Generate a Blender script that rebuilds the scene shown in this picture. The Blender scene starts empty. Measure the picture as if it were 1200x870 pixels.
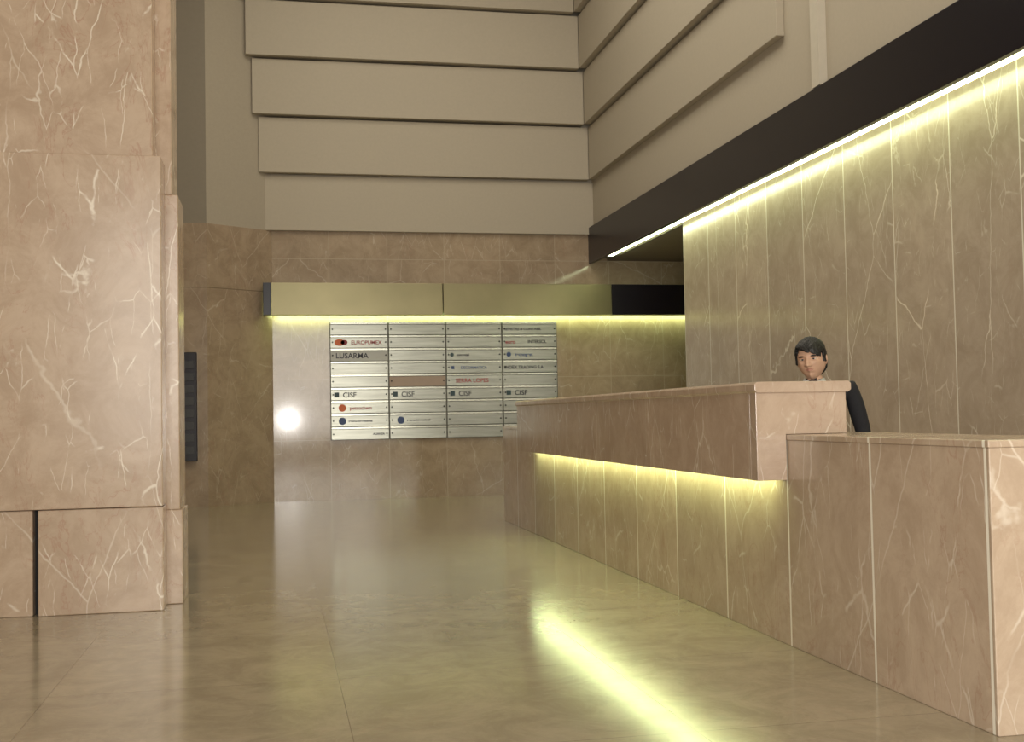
import bpy, bmesh, math, random
from mathutils import Vector, Matrix, noise
random.seed(3)
scene = bpy.context.scene
scene.view_settings.view_transform = 'Standard'

# ------------------------------------------------------------------ helpers
def newmat(name):
    m = bpy.data.materials.new(name); m.use_nodes = True
    nt = m.node_tree
    b = nt.nodes['Principled BSDF']
    return m, nt, b

def plain(name, col, rough=0.5, metal=0.0, spec=0.5, bump=0.0, var=0.06, scale=12, stretch=None, bd=.01):
    m, nt, b = newmat(name)
    N, L = nt.nodes, nt.links
    tc = N.new('ShaderNodeTexCoord'); nz = N.new('ShaderNodeTexNoise')
    nz.inputs['Scale'].default_value = scale; nz.inputs['Detail'].default_value = 4
    if stretch:
        mp = N.new('ShaderNodeMapping'); mp.inputs['Scale'].default_value = stretch
        L.new(tc.outputs['Object'], mp.inputs['Vector']); L.new(mp.outputs[0], nz.inputs['Vector'])
    else: L.new(tc.outputs['Object'], nz.inputs['Vector'])
    mix = N.new('ShaderNodeMix'); mix.data_type = 'RGBA'
    mix.inputs['A'].default_value = (*[c*(1-var) for c in col], 1)
    mix.inputs['B'].default_value = (*[min(1, c*(1+var)) for c in col], 1)
    L.new(nz.outputs['Fac'], mix.inputs['Factor'])
    L.new(mix.outputs['Result'], b.inputs['Base Color'])
    b.inputs['Roughness'].default_value = rough
    b.inputs['Metallic'].default_value = metal
    b.inputs['Specular IOR Level'].default_value = spec
    if bump:
        bp = N.new('ShaderNodeBump'); bp.inputs['Strength'].default_value = bump; bp.inputs['Distance'].default_value = bd
        L.new(nz.outputs['Fac'], bp.inputs['Height']); L.new(bp.outputs['Normal'], b.inputs['Normal'])
    return m

def emis(name, col, s):
    m, nt, b = newmat(name)
    b.inputs['Base Color'].default_value = (*col, 1)
    b.inputs['Emission Color'].default_value = (*col, 1)
    b.inputs['Emission Strength'].default_value = s
    return m

def marble(name, c1, c2, joints=(), jw=0.008, jcol=(.62,.55,.42), vein=(.80,.73,.62), red=(.36,.19,.13),
           rough=.2, vein_amt=.7, red_amt=.5, long_amt=.4, tilevar=.10, rot=(.5,.7,.3), rvar=.05, spec=.5):
    m, nt, b = newmat(name); N, L = nt.nodes, nt.links
    def math_(op, a, bb=None, c=None, clamp=False):
        n = N.new('ShaderNodeMath'); n.operation = op; n.use_clamp = clamp
        for i, v in enumerate((a, bb, c)):
            if v is None: continue
            if isinstance(v, (int, float)): n.inputs[i].default_value = v
            else: L.new(v, n.inputs[i])
        return n.outputs[0]
    def mixc(f, a, bb):
        n = N.new('ShaderNodeMix'); n.data_type = 'RGBA'
        for k, v in (('Factor', f), ('A', a), ('B', bb)):
            if isinstance(v, (int, float)): n.inputs[k].default_value = v
            elif isinstance(v, tuple): n.inputs[k].default_value = (*v, 1)
            else: L.new(v, n.inputs[k])
        return n.outputs['Result']
    tc = N.new('ShaderNodeTexCoord'); P = tc.outputs['Object']
    sep = N.new('ShaderNodeSeparateXYZ'); L.new(P, sep.inputs[0])
    comb = N.new('ShaderNodeCombineXYZ')
    jmask = None
    for ax, s, off in joints:
        t = math_('DIVIDE', math_('SUBTRACT', sep.outputs[ax], off), s)
        L.new(math_('FLOOR', t), comb.inputs[ax])
        fr = math_('FRACT', t)
        dist = math_('SUBTRACT', .5, math_('ABSOLUTE', math_('SUBTRACT', fr, .5)))
        mk = math_('LESS_THAN', dist, jw*.5/s)
        jmask = mk if jmask is None else math_('MAXIMUM', jmask, mk)
    wn = N.new('ShaderNodeTexWhiteNoise'); wn.noise_dimensions = '3D'
    L.new(comb.outputs[0], wn.inputs['Vector'])
    va = N.new('ShaderNodeVectorMath'); va.operation = 'MULTIPLY_ADD'
    L.new(wn.outputs['Color'], va.inputs[0]); va.inputs[1].default_value = (9, 9, 9); L.new(P, va.inputs[2])
    wb = N.new('ShaderNodeTexNoise'); wb.inputs['Scale'].default_value = 5; wb.inputs['Detail'].default_value = 3
    L.new(va.outputs[0], wb.inputs['Vector'])
    vb = N.new('ShaderNodeVectorMath'); vb.operation = 'MULTIPLY_ADD'
    L.new(wb.outputs['Color'], vb.inputs[0]); vb.inputs[1].default_value = (.07, .07, .07); L.new(va.outputs[0], vb.inputs[2])
    def mapped(rt, sc, src):
        mp = N.new('ShaderNodeMapping'); L.new(src, mp.inputs['Vector'])
        mp.inputs['Rotation'].default_value = rt; mp.inputs['Scale'].default_value = sc
        return mp.outputs[0]
    Q = mapped(rot, (1, 1, .4), va.outputs[0])
    R1 = mapped(rot, (1, 1, .30), vb.outputs[0])
    R2 = mapped((rot[0]+.9, rot[1]-.5, rot[2]+.6), (1, .9, .35), vb.outputs[0])
    def nz(scale, det, dist_, vec=Q, r=.55):
        n = N.new('ShaderNodeTexNoise'); n.inputs['Scale'].default_value = scale; n.inputs['Detail'].default_value = det
        n.inputs['Distortion'].default_value = dist_; n.inputs['Roughness'].default_value = r
        L.new(vec, n.inputs['Vector']); return n.outputs['Fac']
    def sm(v, a, bb):
        n = N.new('ShaderNodeMapRange'); n.interpolation_type = 'SMOOTHSTEP'
        L.new(v, n.inputs[0]); n.inputs[1].default_value = a; n.inputs[2].default_value = bb
        return n.outputs[0]
    def line(fac, lv, w): return math_('SUBTRACT', 1, sm(math_('ABSOLUTE', math_('SUBTRACT', fac, lv)), 0, w))
    def crack(vec, scale, w):
        n = N.new('ShaderNodeTexVoronoi'); n.feature = 'DISTANCE_TO_EDGE'; n.inputs['Scale'].default_value = scale
        L.new(vec, n.inputs['Vector']); return math_('SUBTRACT', 1, sm(n.outputs['Distance'], 0, w))
    mot = sm(nz(3.0, 10, .6, P, .76), .34, .66)
    col = mixc(mot, c1, c2)
    r = math_('MULTIPLY', math_('MULTIPLY', line(nz(5.0, 7, 1.8), .5, .018), sm(nz(2.6, 3, 0), .42, .58)), red_amt)
    col = mixc(r, col, red)
    v = math_('MULTIPLY', math_('MULTIPLY', crack(R1, 4.2, .018), sm(nz(3.2, 5, .3, P), .49, .58)), vein_amt)
    col = mixc(v, col, vein)
    v = math_('MULTIPLY', math_('MULTIPLY', crack(R2, 6.5, .020), sm(nz(4.3, 5, .3, P), .49, .59)), vein_amt*.75)
    col = mixc(v, col, vein)
    v = math_('MULTIPLY', math_('MULTIPLY', crack(R2, 1.1, .005), sm(nz(1.3, 3, 0, P), .42, .55)), long_amt)
    col = mixc(v, col, vein)
    w = math_('MULTIPLY', sm(nz(7.0, 9, .4, Q, .7), .60, .78), vein_amt*.35)
    col = mixc(w, col, vein)
    hs = N.new('ShaderNodeHueSaturation'); L.new(col, hs.inputs['Color'])
    L.new(math_('ADD', math_('MULTIPLY', wn.outputs['Value'], tilevar*2), 1-tilevar), hs.inputs['Value'])
    col = hs.outputs[0]
    if jmask is not None: col = mixc(jmask, col, jcol)
    L.new(col, b.inputs['Base Color'])
    L.new(math_('ADD', math_('MULTIPLY', nz(6, 4, 0, P), rvar*2), rough-rvar), b.inputs['Roughness'])
    b.inputs['Specular IOR Level'].default_value = spec
    return m

def obj_from_bm(name, bm, mats, parent=None, smooth=False):
    me = bpy.data.meshes.new(name); bm.normal_update(); bm.to_mesh(me); bm.free()
    for m in (mats if isinstance(mats, (list, tuple)) else [mats]): me.materials.append(m)
    if smooth:
        for p in me.polygons: p.use_smooth = True
    o = bpy.data.objects.new(name, me); scene.collection.objects.link(o)
    if parent: o.parent = parent
    return o

def bm_box(bm, x0, x1, y0, y1, z0, z1, mi=0, bev=0.0):
    t = bmesh.new()
    bmesh.ops.create_cube(t, size=1)
    for v in t.verts:
        v.co = Vector(((x0+x1)/2+v.co.x*(x1-x0), (y0+y1)/2+v.co.y*(y1-y0), (z0+z1)/2+v.co.z*(z1-z0)))
    if bev: bmesh.ops.bevel(t, geom=t.edges[:], offset=bev, segments=2, affect='EDGES', profile=.5)
    for f in t.faces: f.material_index = mi
    me = bpy.data.meshes.new('t'); t.to_mesh(me); t.free(); bm.from_mesh(me); bpy.data.meshes.remove(me)

def box(name, x0, x1, y0, y1, z0, z1, mat, parent=None, bev=0.0):
    bm = bmesh.new(); bm_box(bm, x0, x1, y0, y1, z0, z1, 0, bev)
    return obj_from_bm(name, bm, mat, parent)

def prism(name, pts, z0, z1, mat, parent=None):
    bm = bmesh.new()
    a = [bm.verts.new((x, y, z0)) for x, y in pts]; c = [bm.verts.new((x, y, z1)) for x, y in pts]
    bm.faces.new(a); bm.faces.new(c[::-1]); n = len(pts)
    for i in range(n): bm.faces.new((a[i], c[i], c[(i+1) % n], a[(i+1) % n]))
    bmesh.ops.recalc_face_normals(bm, faces=bm.faces[:])
    return obj_from_bm(name, bm, mat, parent)

def empty(name, loc=(0, 0, 0)):
    e = bpy.data.objects.new(name, None); e.location = loc; e.empty_display_size = .1
    scene.collection.objects.link(e); return e

# ------------------------------------------------------------------ materials
T = .845
M_pillar = marble('rose_marble_pillar', (.41,.30,.21), (.51,.39,.285), vein_amt=.80, red_amt=.5)
M_desk = marble('rose_marble_desk', (.45,.34,.245), (.55,.43,.32), joints=((1, T, 3.825),), jw=.016, jcol=(.87,.82,.70), vein_amt=.5, red_amt=.35)
M_block = marble('rose_marble_counter', (.43,.315,.23), (.53,.405,.305), joints=((1, 1.69, 5.60),), jw=.008, jcol=(.55,.45,.35), vein_amt=.65, red_amt=.35)
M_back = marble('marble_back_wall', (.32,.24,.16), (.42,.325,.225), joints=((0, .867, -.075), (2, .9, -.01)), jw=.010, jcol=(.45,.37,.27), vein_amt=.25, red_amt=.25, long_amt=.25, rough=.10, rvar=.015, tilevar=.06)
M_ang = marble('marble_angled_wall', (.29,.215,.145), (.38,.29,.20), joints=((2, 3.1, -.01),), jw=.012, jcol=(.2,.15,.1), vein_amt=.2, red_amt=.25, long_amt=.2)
M_right = marble('marble_right_wall', (.40,.32,.245), (.49,.40,.315), joints=((1, T, 7.94),), jw=.014, jcol=(.76,.72,.62), vein_amt=.42, red_amt=.08, long_amt=.9, rot=(.9,.2,.3))
M_floor = marble('polished_floor', (.26,.215,.145), (.35,.295,.205), joints=((0, 1.27, -1.0), (1, 1.27, .35)), jw=.004, jcol=(.18,.145,.10), vein_amt=.10, red_amt=.12, long_amt=.05, rough=.155, rvar=.045, tilevar=.05, vein=(.5,.44,.34), spec=1.0)
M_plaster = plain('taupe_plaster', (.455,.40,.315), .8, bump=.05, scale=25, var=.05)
M_plaster_m = plain('taupe_plaster_half_shade', (.39,.34,.265), .8, scale=25)  # same plaster a step darker: the angled wall's shade put in its colour
M_plaster_d = plain('taupe_plaster_shaded', (.25,.215,.165), .8, scale=25)  # same plaster painted dark for the walls that stand unlit
M_ceil = plain('ceiling_paint', (.57,.53,.44), .9)
M_black = plain('black_lacquer', (.006,.004,.009), .3)
M_brass = plain('bronze_anodised', (.25,.22,.12), .32, metal=.7, scale=2, var=.2)
M_alu = plain('brushed_aluminium', (.28,.28,.24), .30, metal=.9, scale=3, var=.35, stretch=(.6, 1, 9))
M_rail = plain('aluminium_rail', (.42,.42,.36), .25, metal=.9)
M_alu2 = plain('aluminium_backing', (.14,.135,.11), .5, metal=.5)
M_white = plain('white_enamel', (.47,.47,.43), .4)
M_pinkpl = plain('pink_plaque', (.38,.28,.21), .45)
M_txtk = plain('ink_black', (.015,.015,.02), .4)
M_txtr = plain('ink_red', (.30,.03,.03), .5)
M_txto = plain('ink_orange', (.65,.14,.04), .5)
M_txtb = plain('ink_blue', (.04,.07,.18), .5)
M_txtg = plain('ink_green', (.03,.06,.07), .5)
M_dark = plain('slot_shade_and_screws', (.012,.010,.009), .8)
E_soffit = emis('fluorescent_soffit', (.88, 1.0, .60), 10)
E_back = emis('fluorescent_back', (.80, 1.0, .46), 22)
E_under = emis('fluorescent_counter', (.80, 1.0, .50), 15)

# ------------------------------------------------------------------ room
H = 9.0
box('floor', -4.2, 7.4, -4, 17.6, -.2, 0, M_floor)
box('ceiling', -4.2, 7.4, -4, 17.6, H, H+.2, M_ceil)
box('wall_back', -.04, 7.2, 17.3, 17.6, 0, 4.0, M_back)
box('wall_back_upper', -.3, 5.3, 17.3, 17.6, 4.0, H, M_plaster)
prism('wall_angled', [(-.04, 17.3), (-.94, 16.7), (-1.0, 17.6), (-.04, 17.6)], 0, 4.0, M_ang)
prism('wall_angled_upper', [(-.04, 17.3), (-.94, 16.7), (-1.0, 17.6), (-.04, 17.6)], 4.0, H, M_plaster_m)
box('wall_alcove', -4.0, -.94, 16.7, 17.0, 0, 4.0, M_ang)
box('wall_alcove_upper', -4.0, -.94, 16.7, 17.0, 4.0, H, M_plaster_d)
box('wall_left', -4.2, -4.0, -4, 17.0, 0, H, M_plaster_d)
box('wall_right', 5.1, 5.3, -4, 13.86, 0, 3.64, M_right)
box('wall_recess_end', 7.2, 7.4, 13.86, 17.6, 0, 3.8, M_back)
box('ceiling_recess', 5.102, 7.4, 13.87, 17.3, 3.60, 3.8, M_plaster_d)
box('wall_recess_side', 5.3, 7.2, 13.66, 13.86, 0, 3.6, M_back)
box('wall_right_upper', 4.88, 5.3, -4, 17.3, 4.05, H, M_plaster)
bm = bmesh.new()
for k in range(6):
    z0 = 4.0+.845*k; z1 = min(z0+.845-.03, H)
    bm_box(bm, -.13-.085*k, 4.88-.085*max(k, 0), 17.24-.085*k, 17.3, z0, z1, 0, .006)
obj_from_bm('trim_back_steps', bm, M_plaster)
bm = bmesh.new()
for k in range(1, 6):
    z0 = 4.0+.845*k; z1 = min(z0+.845-.03, H)
    bm_box(bm, 4.88-.085*k, 4.88, 10.3, 17.23-.085*k, z0, z1, 0, .006)
obj_from_bm('trim_right_steps', bm, M_plaster)
box('trim_right_pilaster', 4.80, 4.88, 9.45, 9.60, 4.12, H, plain('pale_plaster', (.56,.51,.42), .8))

# light fascia on the right wall
e = empty('light_fascia')
box('fascia_board', 4.80, 4.86, -4, 17.29, 3.55, 4.11, M_black, e, .004)
box('fascia_top', 4.86, 5.1, -4, 17.29, 3.98, 4.045, M_black, e)
box('fascia_back', 5.07, 5.098, -4, 17.29, 3.645, 3.975, M_plaster_d, e)
box('diffuser', 4.865, 4.985, -4, 16.6, 3.575, 3.61, E_soffit, e)

# back wall light box
e = empty('wall_light_box')
box('end_cap', -.17, -.06, 16.95, 17.2, 2.72, 3.19, M_black, e, .004)
box('bronze_panel_1', -.055, 2.445, 16.95, 17.2, 2.72, 3.19, M_brass, e, .004)
box('bronze_panel_2', 2.455, 5.06, 16.95, 17.2, 2.72, 3.19, M_brass, e, .004)
box('black_panel', 5.065, 7.19, 16.95, 17.2, 2.72, 3.19, M_black, e, .004)
box('bracket', 0, 7.1, 17.2, 17.3, 3.0, 3.04, M_black, e)
box('tube', 0, 7.1, 17.205, 17.25, 2.735, 2.775, E_back, e)

# ------------------------------------------------------------------ left pillar
bm = bmesh.new()
yb = 8.4
bm_box(bm, -1.47, -.715, 7.7, 7.95, 0, .66, 0, .006)
bm_box(bm, -3.0, -1.505, 7.72, 7.95, 0, .66, 0, .006)
bm_box(bm, -1.51, -1.46, 7.80, 7.95, 0, .66, 1)  # near-black filler: shade of the open base slot painted on
bm_box(bm, -3.0, -.615, 7.95, yb, 0, .62, 0, .006)
bm_box(bm, -3.0, -.715, 7.68, 7.95, .665, 2.92, 0, .006)
bm_box(bm, -3.0, -.63, 7.95, yb, .62, 2.72, 0, .006)
bm_box(bm, -3.0, -.77, 7.73, 7.95, 2.925, H, 0, .006)
bm_box(bm, -3.0, -.67, 7.95, yb, 2.72, H, 0, .006)
obj_from_bm('marble_pillar', bm, [M_pillar, M_dark])

# intercom panel on the alcove wall
e = empty('intercom_panel')
box('case', -1.35, -1.08, 16.62, 16.70, .65, 2.17, M_black, e, .01)
bm = bmesh.new()
for i in range(8):
    bm_box(bm, -1.31, -1.12, 16.605, 16.62, .75+i*.17, .86+i*.17, 0, .003)
obj_from_bm('button_plates', bm, plain('intercom_grey', (.03,.03,.03), .3), e)

# ------------------------------------------------------------------ reception desk
e = empty('reception_desk')
bm = bmesh.new()
bm_box(bm, 2.56, 3.07, 3.80, 13.05, 0, 1.05, 0, .004)
obj_from_bm('desk_front', bm, M_desk, e)
box('desk_ledge', 2.555, 3.08, 3.795, 13.055, 1.05, 1.078, M_desk, e, .004)
def extrude_profile(name, prof, y0, y1, mat, parent, bev=0):
    bm = bmesh.new()
    a = [bm.verts.new((x, y0, z)) for x, z in prof]; c = [bm.verts.new((x, y1, z)) for x, z in prof]
    bm.faces.new(a); bm.faces.new(c[::-1]); n = len(prof)
    for i in range(n): bm.faces.new((a[i], c[i], c[(i+1) % n], a[(i+1) % n]))
    bmesh.ops.recalc_face_normals(bm, faces=bm.faces[:])
    if bev: bmesh.ops.bevel(bm, geom=bm.edges[:], offset=bev, segments=2, affect='EDGES', profile=.5)
    return obj_from_bm(name, bm, mat, parent)
extrude_profile('counter_apron', [(2.392,.846),(2.44,.846),(2.44,.92),(2.553,.92),(2.553,1.08),(2.89,1.08),(2.89,1.295),(2.392,1.295)], 5.58, 11.45, M_block, e, .003)
extrude_profile('counter_apron_end', [(2.392,.846),(2.553,.846),(2.553,1.08),(2.89,1.08),(2.89,1.295),(2.392,1.295)], 5.50, 5.579, M_block, e, .002)
extrude_profile('counter_cap', [(2.380,1.305),(2.392,1.293),(2.895,1.293),(2.912,1.305),(2.912,1.337),(2.9,1.35),(2.395,1.35),(2.380,1.337)], 5.48, 11.47, M_block, e, .003)
box('under_light', 2.465, 2.525, 5.65, 11.3, .862, .90, E_under, e)

# ------------------------------------------------------------------ directory board
e = empty('tenant_directory')
X0, X1, Z0, Z1 = .79, 4.26, .885, 2.64
box('backing', X0, X1, 17.265, 17.298, Z0, Z1, M_alu2, e, .003)
bm = bmesh.new(); cw = (X1-X0)/4; rh = (Z1-Z0)/9
for c in range(4):
    for r in range(9):
        xa, xb = X0+c*cw+.008, X0+(c+1)*cw-.012
        zt = Z1-r*rh-.004; zb = zt-rh+.010
        mi = 1 if (c, r) in ((0, 2),) else (2 if (c, r) == (1, 4) else 0)
        bm_box(bm, xa, xb, 17.246, 17.264, zb, zt-.034, mi, .002)
        bm_box(bm, xa, xb, 17.240, 17.264, zt-.030, zt, 4, .003)
        for sx in (xa+.03, xb-.03):
            ret = bmesh.ops.create_cone(bm, cap_ends=True, segments=10, radius1=.012, radius2=.012, depth=.012,
                  matrix=Matrix.Translation((sx, 17.243, (zt+zb)/2-.01)) @ Matrix.Rotation(math.pi/2, 4, 'X'))
            for v in ret['verts']:
                for f in v.link_faces: f.material_index = 3
obj_from_bm('name_plates', bm, [M_alu, M_white, M_pinkpl, M_dark, M_rail], e)
def text(s, c, r, dx, size, mat, name='lettering'):
    size *= .82
    cu = bpy.data.curves.new(name, 'FONT'); cu.body = s; cu.size = size; cu.extrude = .002; cu.offset = .0018
    o = bpy.data.objects.new(name, cu); scene.collection.objects.link(o)
    o.location = (X0+c*cw+dx, 17.244, Z1-r*rh-rh*.5-size*.36-.012); o.rotation_euler = (math.pi/2, 0, 0)
    cu.materials.append(mat); o.parent = e
def logo(c, r, dx, rad, mat, sq=False, sx=1):
    bm = bmesh.new()
    M = Matrix.Translation((X0+c*cw+dx, 17.243, Z1-r*rh-rh*.5-.012)) @ Matrix.Rotation(math.pi/2, 4, 'X') @ Matrix.Diagonal((sx, 1, 1, 1))
    if sq: bmesh.ops.create_cone(bm, cap_ends=True, segments=4, radius1=rad*1.2, radius2=rad*1.2, depth=.008, matrix=M @ Matrix.Rotation(math.pi/4, 4, 'Z'))
    else: bmesh.ops.create_cone(bm, cap_ends=True, segments=24, radius1=rad, radius2=rad, depth=.008, matrix=M)
    obj_from_bm('logo', bm, mat, e)
logo(0,1,.14,.050,M_txto,sx=1.5); logo(0,1,.21,.038,M_txtr,sx=1.3); text('EUROPUMEX',0,1,.31,.095,M_txtr)
text('LUSARMA',0,2,.08,.135,M_txtk)
for c in range(4):
    logo(c,5,.09,.042,M_txtg,True); text('CISF',c,5,.18,.13,M_txtk)
logo(0,6,.17,.055,M_txto); text('petrochem',0,6,.28,.09,M_txtr)
for c in (0,1):
    logo(c,7,.17,.055,M_txtb); text('seguros internacional',c,7,.26,.05,M_txtk)
text('ALIANZA',0,8,.62,.05,M_txtk)
text('SERRA LOPES',2,4,.14,.105,M_txtr); text('DECORMATICA',2,3,.22,.07,M_txtb); logo(2,3,.1,.028,M_txtb,True)
logo(2,2,.09,.030,M_txtg); text('comercial',2,2,.16,.06,M_txtk)
text('REVISTAS & CONTABIL',3,0,.03,.07,M_txtk)
text('euro',3,1,.05,.1,M_txtr); text('INTERSOL',3,1,.4,.08,M_txtk)
logo(3,2,.1,.036,M_txtb); text('tecnogest',3,2,.2,.085,M_txtb)
text('INDEX TRADING S.A.',3,3,.03,.08,M_txtk)

# ------------------------------------------------------------------ the receptionist
M_suit = plain('dark_suit', (.012,.012,.016), .85, scale=60, var=.3)
M_skin = plain('skin', (.58,.36,.25), .5, scale=20)
M_hair = plain('black_hair', (.008,.007,.006), .5, bump=.8, scale=60, var=.4, stretch=(3, 3, .5), bd=.004)
M_lip = plain('lips', (.44,.22,.16), .5)
M_eyew = plain('eye_white', (.6,.56,.5), .3)
M_shirt = plain('white_shirt', (.6,.6,.57), .7)
man = empty('receptionist_man', (3.42, 6.72, 0))
man.rotation_euler = (0, 0, -math.radians(32))
def skinned(name, verts, edges, root, mats, sub=2, assign=None, parent=man):
    me = bpy.data.meshes.new(name+'_cage'); me.from_pydata([v[0] for v in verts], edges, [])
    o = bpy.data.objects.new(name, me); scene.collection.objects.link(o)
    md = o.modifiers.new('Skin', 'SKIN'); md.use_smooth_shade = True; md.branch_smoothing = .3
    for i, v in enumerate(verts):
        r = v[1]; sv = me.skin_vertices[0].data[i]
        sv.radius = r if isinstance(r, tuple) else (r, r); sv.use_root = (i == root)
    s = o.modifiers.new('Sub', 'SUBSURF'); s.levels = sub; s.render_levels = sub
    bpy.context.view_layer.update()
    nm = bpy.data.meshes.new_from_object(o.evaluated_get(bpy.context.evaluated_depsgraph_get()))
    bpy.data.objects.remove(o); nm.materials.clear()
    for m in mats: nm.materials.append(m)
    for p in nm.polygons:
        p.use_smooth = True; p.material_index = assign(p.center) if assign else 0
    o = bpy.data.objects.new(name, nm); scene.collection.objects.link(o); o.parent = parent
    return o
lx = -.10
V = [((0,0,.88),(.15,.11)), ((-.01,0,1.02),(.135,.10)), ((-.03,-.01,1.17),(.155,.11)), ((-.05,-.01,1.29),(.15,.10)),
     ((-.08,-.01,1.365),(.070,.066)), ((lx,-.02,1.44),(.052,.055)),
     ((-.21,0,1.285),(.06,.065)), ((-.27,.03,1.03),(.048,.05)), ((-.25,-.10,.83),(.034,.036)),
     ((.13,0,1.34),(.062,.066)), ((.20,.03,1.05),(.048,.05)), ((.22,-.08,.84),(.034,.036)),
     ((-.09,0,.80),(.085,.09)), ((-.10,-.02,.45),(.06,.062)), ((-.10,.02,.11),(.045,.05)), ((-.11,-.13,.045),(.042,.035)),
     ((.09,0,.80),(.085,.09)), ((.10,-.02,.45),(.06,.062)), ((.10,.02,.11),(.045,.05)), ((.11,-.13,.045),(.042,.035))]
Eg = [(0,1),(1,2),(2,3),(3,4),(4,5),(3,6),(6,7),(7,8),(3,9),(9,10),(10,11),(0,12),(12,13),(13,14),(14,15),(0,16),(16,17),(17,18),(18,19)]
M_shoe = plain('black_shoes', (.01,.01,.01), .3)
skinned('body', V, Eg, 0, [M_suit, M_skin, M_shoe], 2, lambda c: 1 if c.z > 1.395 else (2 if c.z < .085 else 0))
for sgn, w, nm in ((-1, Vector((-.25,-.10,.83)), 'hand_right'), (1, Vector((.22,-.08,.84)), 'hand_left')):
    d = Vector((0.02*sgn, -.25, -1)).normalized(); side = Vector((0, -1, .25)).normalized(); inn = Vector((-sgn, 0, 0))
    vs = [(w+d*-.02, .026), (w+d*.03, (.022,.034)), (w+d*.08, (.018,.036))]; es = [(0,1),(1,2)]
    skinned(nm+'_palm', vs, es, 0, [M_skin], 2)
    for j, (off, ln) in enumerate(((.028,.068),(.010,.078),(-.009,.072),(-.027,.056))):
        b0 = w+d*.075+side*off
        p1 = b0+d*ln*.45+inn*.006; p2 = p1+d*ln*.32+inn*.014; p3 = p2+d*ln*.22+inn*.018
        skinned(nm+'_finger_%d' % (j+1), [(b0,.0095),(p1,.009),(p2,.0082),(p3,.007)], [(0,1),(1,2),(2,3)], 0, [M_skin], 1)
    b0 = w+d*.03+side*.028; p1 = b0+side*.025+d*.025+inn*.01; p2 = p1+d*.03+side*.006+inn*.01
    skinned(nm+'_thumb', [(b0,.012),(p1,.011),(p2,.009)], [(0,1),(1,2)], 0, [M_skin], 1)

head = empty('head', (lx, -.035, 1.520)); head.parent = man
head.scale = (1.10, 1.10, 1.08)
head.rotation_euler = (math.radians(3), math.radians(-5), math.radians(-8))
def g(x, s): return math.exp(-(x/s)**2)
def head_pt(n, k=1.0):
    x, y, z = n
    X, Y, Z = x*.076*k, y*.098*k, z*.120*k
    if z > 0:
        X *= 1+.10*math.sin(math.pi*z)*.5
        Z *= .95
    else:
        t = -z
        X *= 1+.06*math.sin(math.pi*min(1,t*1.3)) - .22*t**2.2
        if y < 0: Y *= 1-.04*t
        else: Y *= 1-.5*t**1.2
    return Vector((X, Y, Z))
bm = bmesh.new(); bmesh.ops.create_uvsphere(bm, u_segments=140, v_segments=110, radius=1)
for v in bm.verts:
    p = head_pt(v.co)
    if v.co.y < 0:
        x, z = p.x, p.z
        f = 0
        t = (.016-z)/.050
        nz_ = max(0, min(1, t))**1.1 if t < 1 else g(t-1, .13)
        f += (.006+.022*nz_)*g(x, .0085+.005*nz_)*(1 if t > 0 else g(t, .3))
        f += .008*(g(x-.014, .006)+g(x+.014, .006))*g(z+.032, .008)
        f -= .011*(g(x-.031, .017)+g(x+.031, .017))*g(z-.004, .012)
        f += .005*g(z-.024, .009)*g(abs(x)-.028, .03)
        f -= .004*g(z+.057, .0022)*g(x, .024)
        f += .005*g(z+.051, .005)*g(x, .020) + .006*g(z+.064, .0055)*g(x, .017)
        f -= .004*g(z+.077, .006)*g(x, .02)
        f += .009*g(z+.098, .014)*g(x, .022)
        f += .005*(g(x-.047, .014)+g(x+.047, .014))*g(z+.018, .014)
        p.y -= f
    v.co = p
hm = obj_from_bm('face', bm, [M_skin, M_lip], head, True)
for p in hm.data.polygons:
    c = p.center
    if c.y < -.06 and abs(c.x) < .023 and abs(c.z+.058) < .0085*(1-(c.x/.024)**2): p.material_index = 1
bm = bmesh.new(); bmesh.ops.create_uvsphere(bm, u_segments=180, v_segments=130, radius=1)
for v in bm.verts:
    n = v.co.copy()
    k = 1.12+.05*max(0, n.z)+.06*noise.noise(n*3.1+Vector((4,2,1)))+.035*noise.noise(Vector((n.x*16+n.z*5, n.y*16, n.z*4)))+.015*noise.noise(Vector((n.x*34, n.y*34, n.z*7)))
    if n.z > .1: k += .07*g(n.z-.62, .3)
    v.co = head_pt(n, k)
def keep(c):
    j = .012*noise.noise(Vector((c.x*70, c.y*70, c.z*25)))
    if c.y < -.060: return c.z > .052+j-.45*(c.x+.01)
    if c.y < -.035: return c.z > .036+j
    if c.y < -.008: return c.z > -.020+j
    if c.y < .030: return c.z > .018+j
    return c.z > -.085+j
dl = [f for f in bm.faces if not keep(f.calc_center_median())]
bmesh.ops.delete(bm, geom=dl, context='FACES')
ho = obj_from_bm('hair', bm, M_hair, head, True)
s = ho.modifiers.new('Solid', 'SOLIDIFY'); s.thickness = .020; s.offset = -1
def ell(name, loc, sc, mat, rot=(0, 0, 0)):
    bm = bmesh.new(); bmesh.ops.create_uvsphere(bm, u_segments=24, v_segments=16, radius=1, matrix=Matrix.Diagonal((*sc, 1)))
    o = obj_from_bm(name, bm, mat, head, True); o.location = loc; o.rotation_euler = rot; return o
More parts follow.
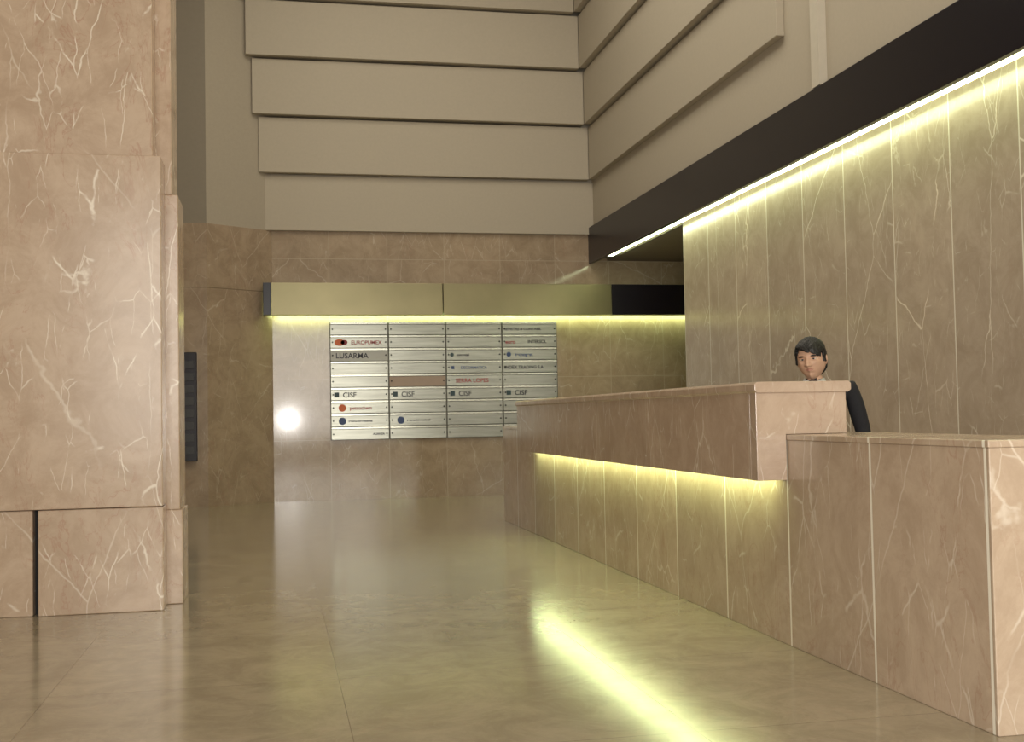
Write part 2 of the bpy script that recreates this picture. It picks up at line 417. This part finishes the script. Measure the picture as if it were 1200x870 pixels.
for sg, nm in ((-1, 'right'), (1, 'left')):
    ell('eye_'+nm, (sg*.031, -.0765, .004), (.0135, .011, .0058), M_eyew)
    ell('iris_'+nm, (sg*.031+.001, -.0858, .0045), (.0060, .0035, .0054), M_txtk)
    ell('lid_'+nm, (sg*.031, -.0775, .0095), (.0155, .012, .0035), M_skin)
    ell('eyebrow_'+nm, (sg*.032, -.0885, .0215), (.021, .006, .0050), M_hair, (0, sg*.05, sg*.30))
    bm = bmesh.new()
    bmesh.ops.create_uvsphere(bm, u_segments=28, v_segments=20, radius=1)
    for v in bm.verts:
        c = v.co
        r = math.hypot(c.y, c.z)
        c.x = c.x*(.35+.65*g(r-.85, .3))
        c.y *= (1+.25*c.z)
        v.co = Vector((c.x*.010, c.y*.017, c.z*.031))
    o = obj_from_bm('ear_'+nm, bm, M_skin, head, True); o.location = (sg*.080, .008, -.006); o.rotation_euler = (.18, 0, sg*.45)
bm = bmesh.new()
n = 36; rings = [(.076, 1.368), (.074, 1.378), (.064, 1.402), (.057, 1.400)]
vs = []
for r, z in rings:
    row = []
    for i in range(n):
        a = 2*math.pi*i/n; fr = max(0, -math.sin(a))**6
        row.append(bm.verts.new((-.088+r*math.cos(a), -.016+r*1.0*math.sin(a)-.01*fr, z-.020*fr+.006*math.sin(a))))
    vs.append(row)
for a in range(3):
    for i in range(n): bm.faces.new((vs[a][i], vs[a][(i+1) % n], vs[a+1][(i+1) % n], vs[a+1][i]))
obj_from_bm('shirt_collar', bm, M_shirt, man, True)
def patch(name, pts, th, mat):
    bm = bmesh.new(); bm.faces.new([bm.verts.new(p) for p in pts])
    o = obj_from_bm(name, bm, mat, man); s = o.modifiers.new('s', 'SOLIDIFY'); s.thickness = th; s.offset = 0
    return o
patch('shirt_front', [(-.125,-.085,1.355),(-.050,-.085,1.355),(-.05,-.125,1.26),(-.06,-.130,1.15)], .012, M_shirt)
patch('tie', [(-.100,-.100,1.358),(-.078,-.100,1.358),(-.070,-.136,1.22),(-.07,-.142,1.12),(-.088,-.136,1.22)], .01, M_suit)

# ------------------------------------------------------------------ camera + lights
cam = bpy.data.cameras.new('camera'); co = bpy.data.objects.new('camera', cam); scene.collection.objects.link(co)
f = 1350; cam.sensor_width = 36; cam.lens = f/1200*36; cam.clip_end = 100
yaw, pitch, roll = math.atan(277/f), math.atan(52.5/f), math.radians(1.06)
co.matrix_world = Matrix.Translation((0, 0, 1.2)) @ Matrix.Rotation(-yaw, 4, 'Z') @ Matrix.Rotation(math.pi/2+pitch, 4, 'X') @ Matrix.Rotation(-roll, 4, 'Z')
scene.camera = co

def area(name, loc, rot, sx, sy, power, col):
    l = bpy.data.lights.new(name, 'AREA'); l.shape = 'RECTANGLE'; l.size = sx; l.size_y = sy; l.energy = power; l.color = col
    o = bpy.data.objects.new(name, l); scene.collection.objects.link(o); o.location = loc; o.rotation_euler = rot; return o
area('entrance_daylight', (.3, -3.6, 2.6), (math.radians(92), 0, 0), 6, 4, 560, (1, .95, .87))
area('ceiling_fill', (1.5, 10, 8.9), (0, 0, 0), 4, 9, 400, (1, .93, .77))  # warm fill added from above, stands for no known ceiling lamp
pl = bpy.data.lights.new('camera_flash', 'POINT'); pl.energy = 300; pl.shadow_soft_size = .05; pl.color = (1, .96, .92)
po = bpy.data.objects.new('camera_flash', pl); scene.collection.objects.link(po); po.location = (.35, -.15, 1.22)
w = bpy.data.worlds.new('world'); scene.world = w; w.use_nodes = True
w.node_tree.nodes['Background'].inputs[0].default_value = (1, .94, .83, 1)
w.node_tree.nodes['Background'].inputs[1].default_value = .35
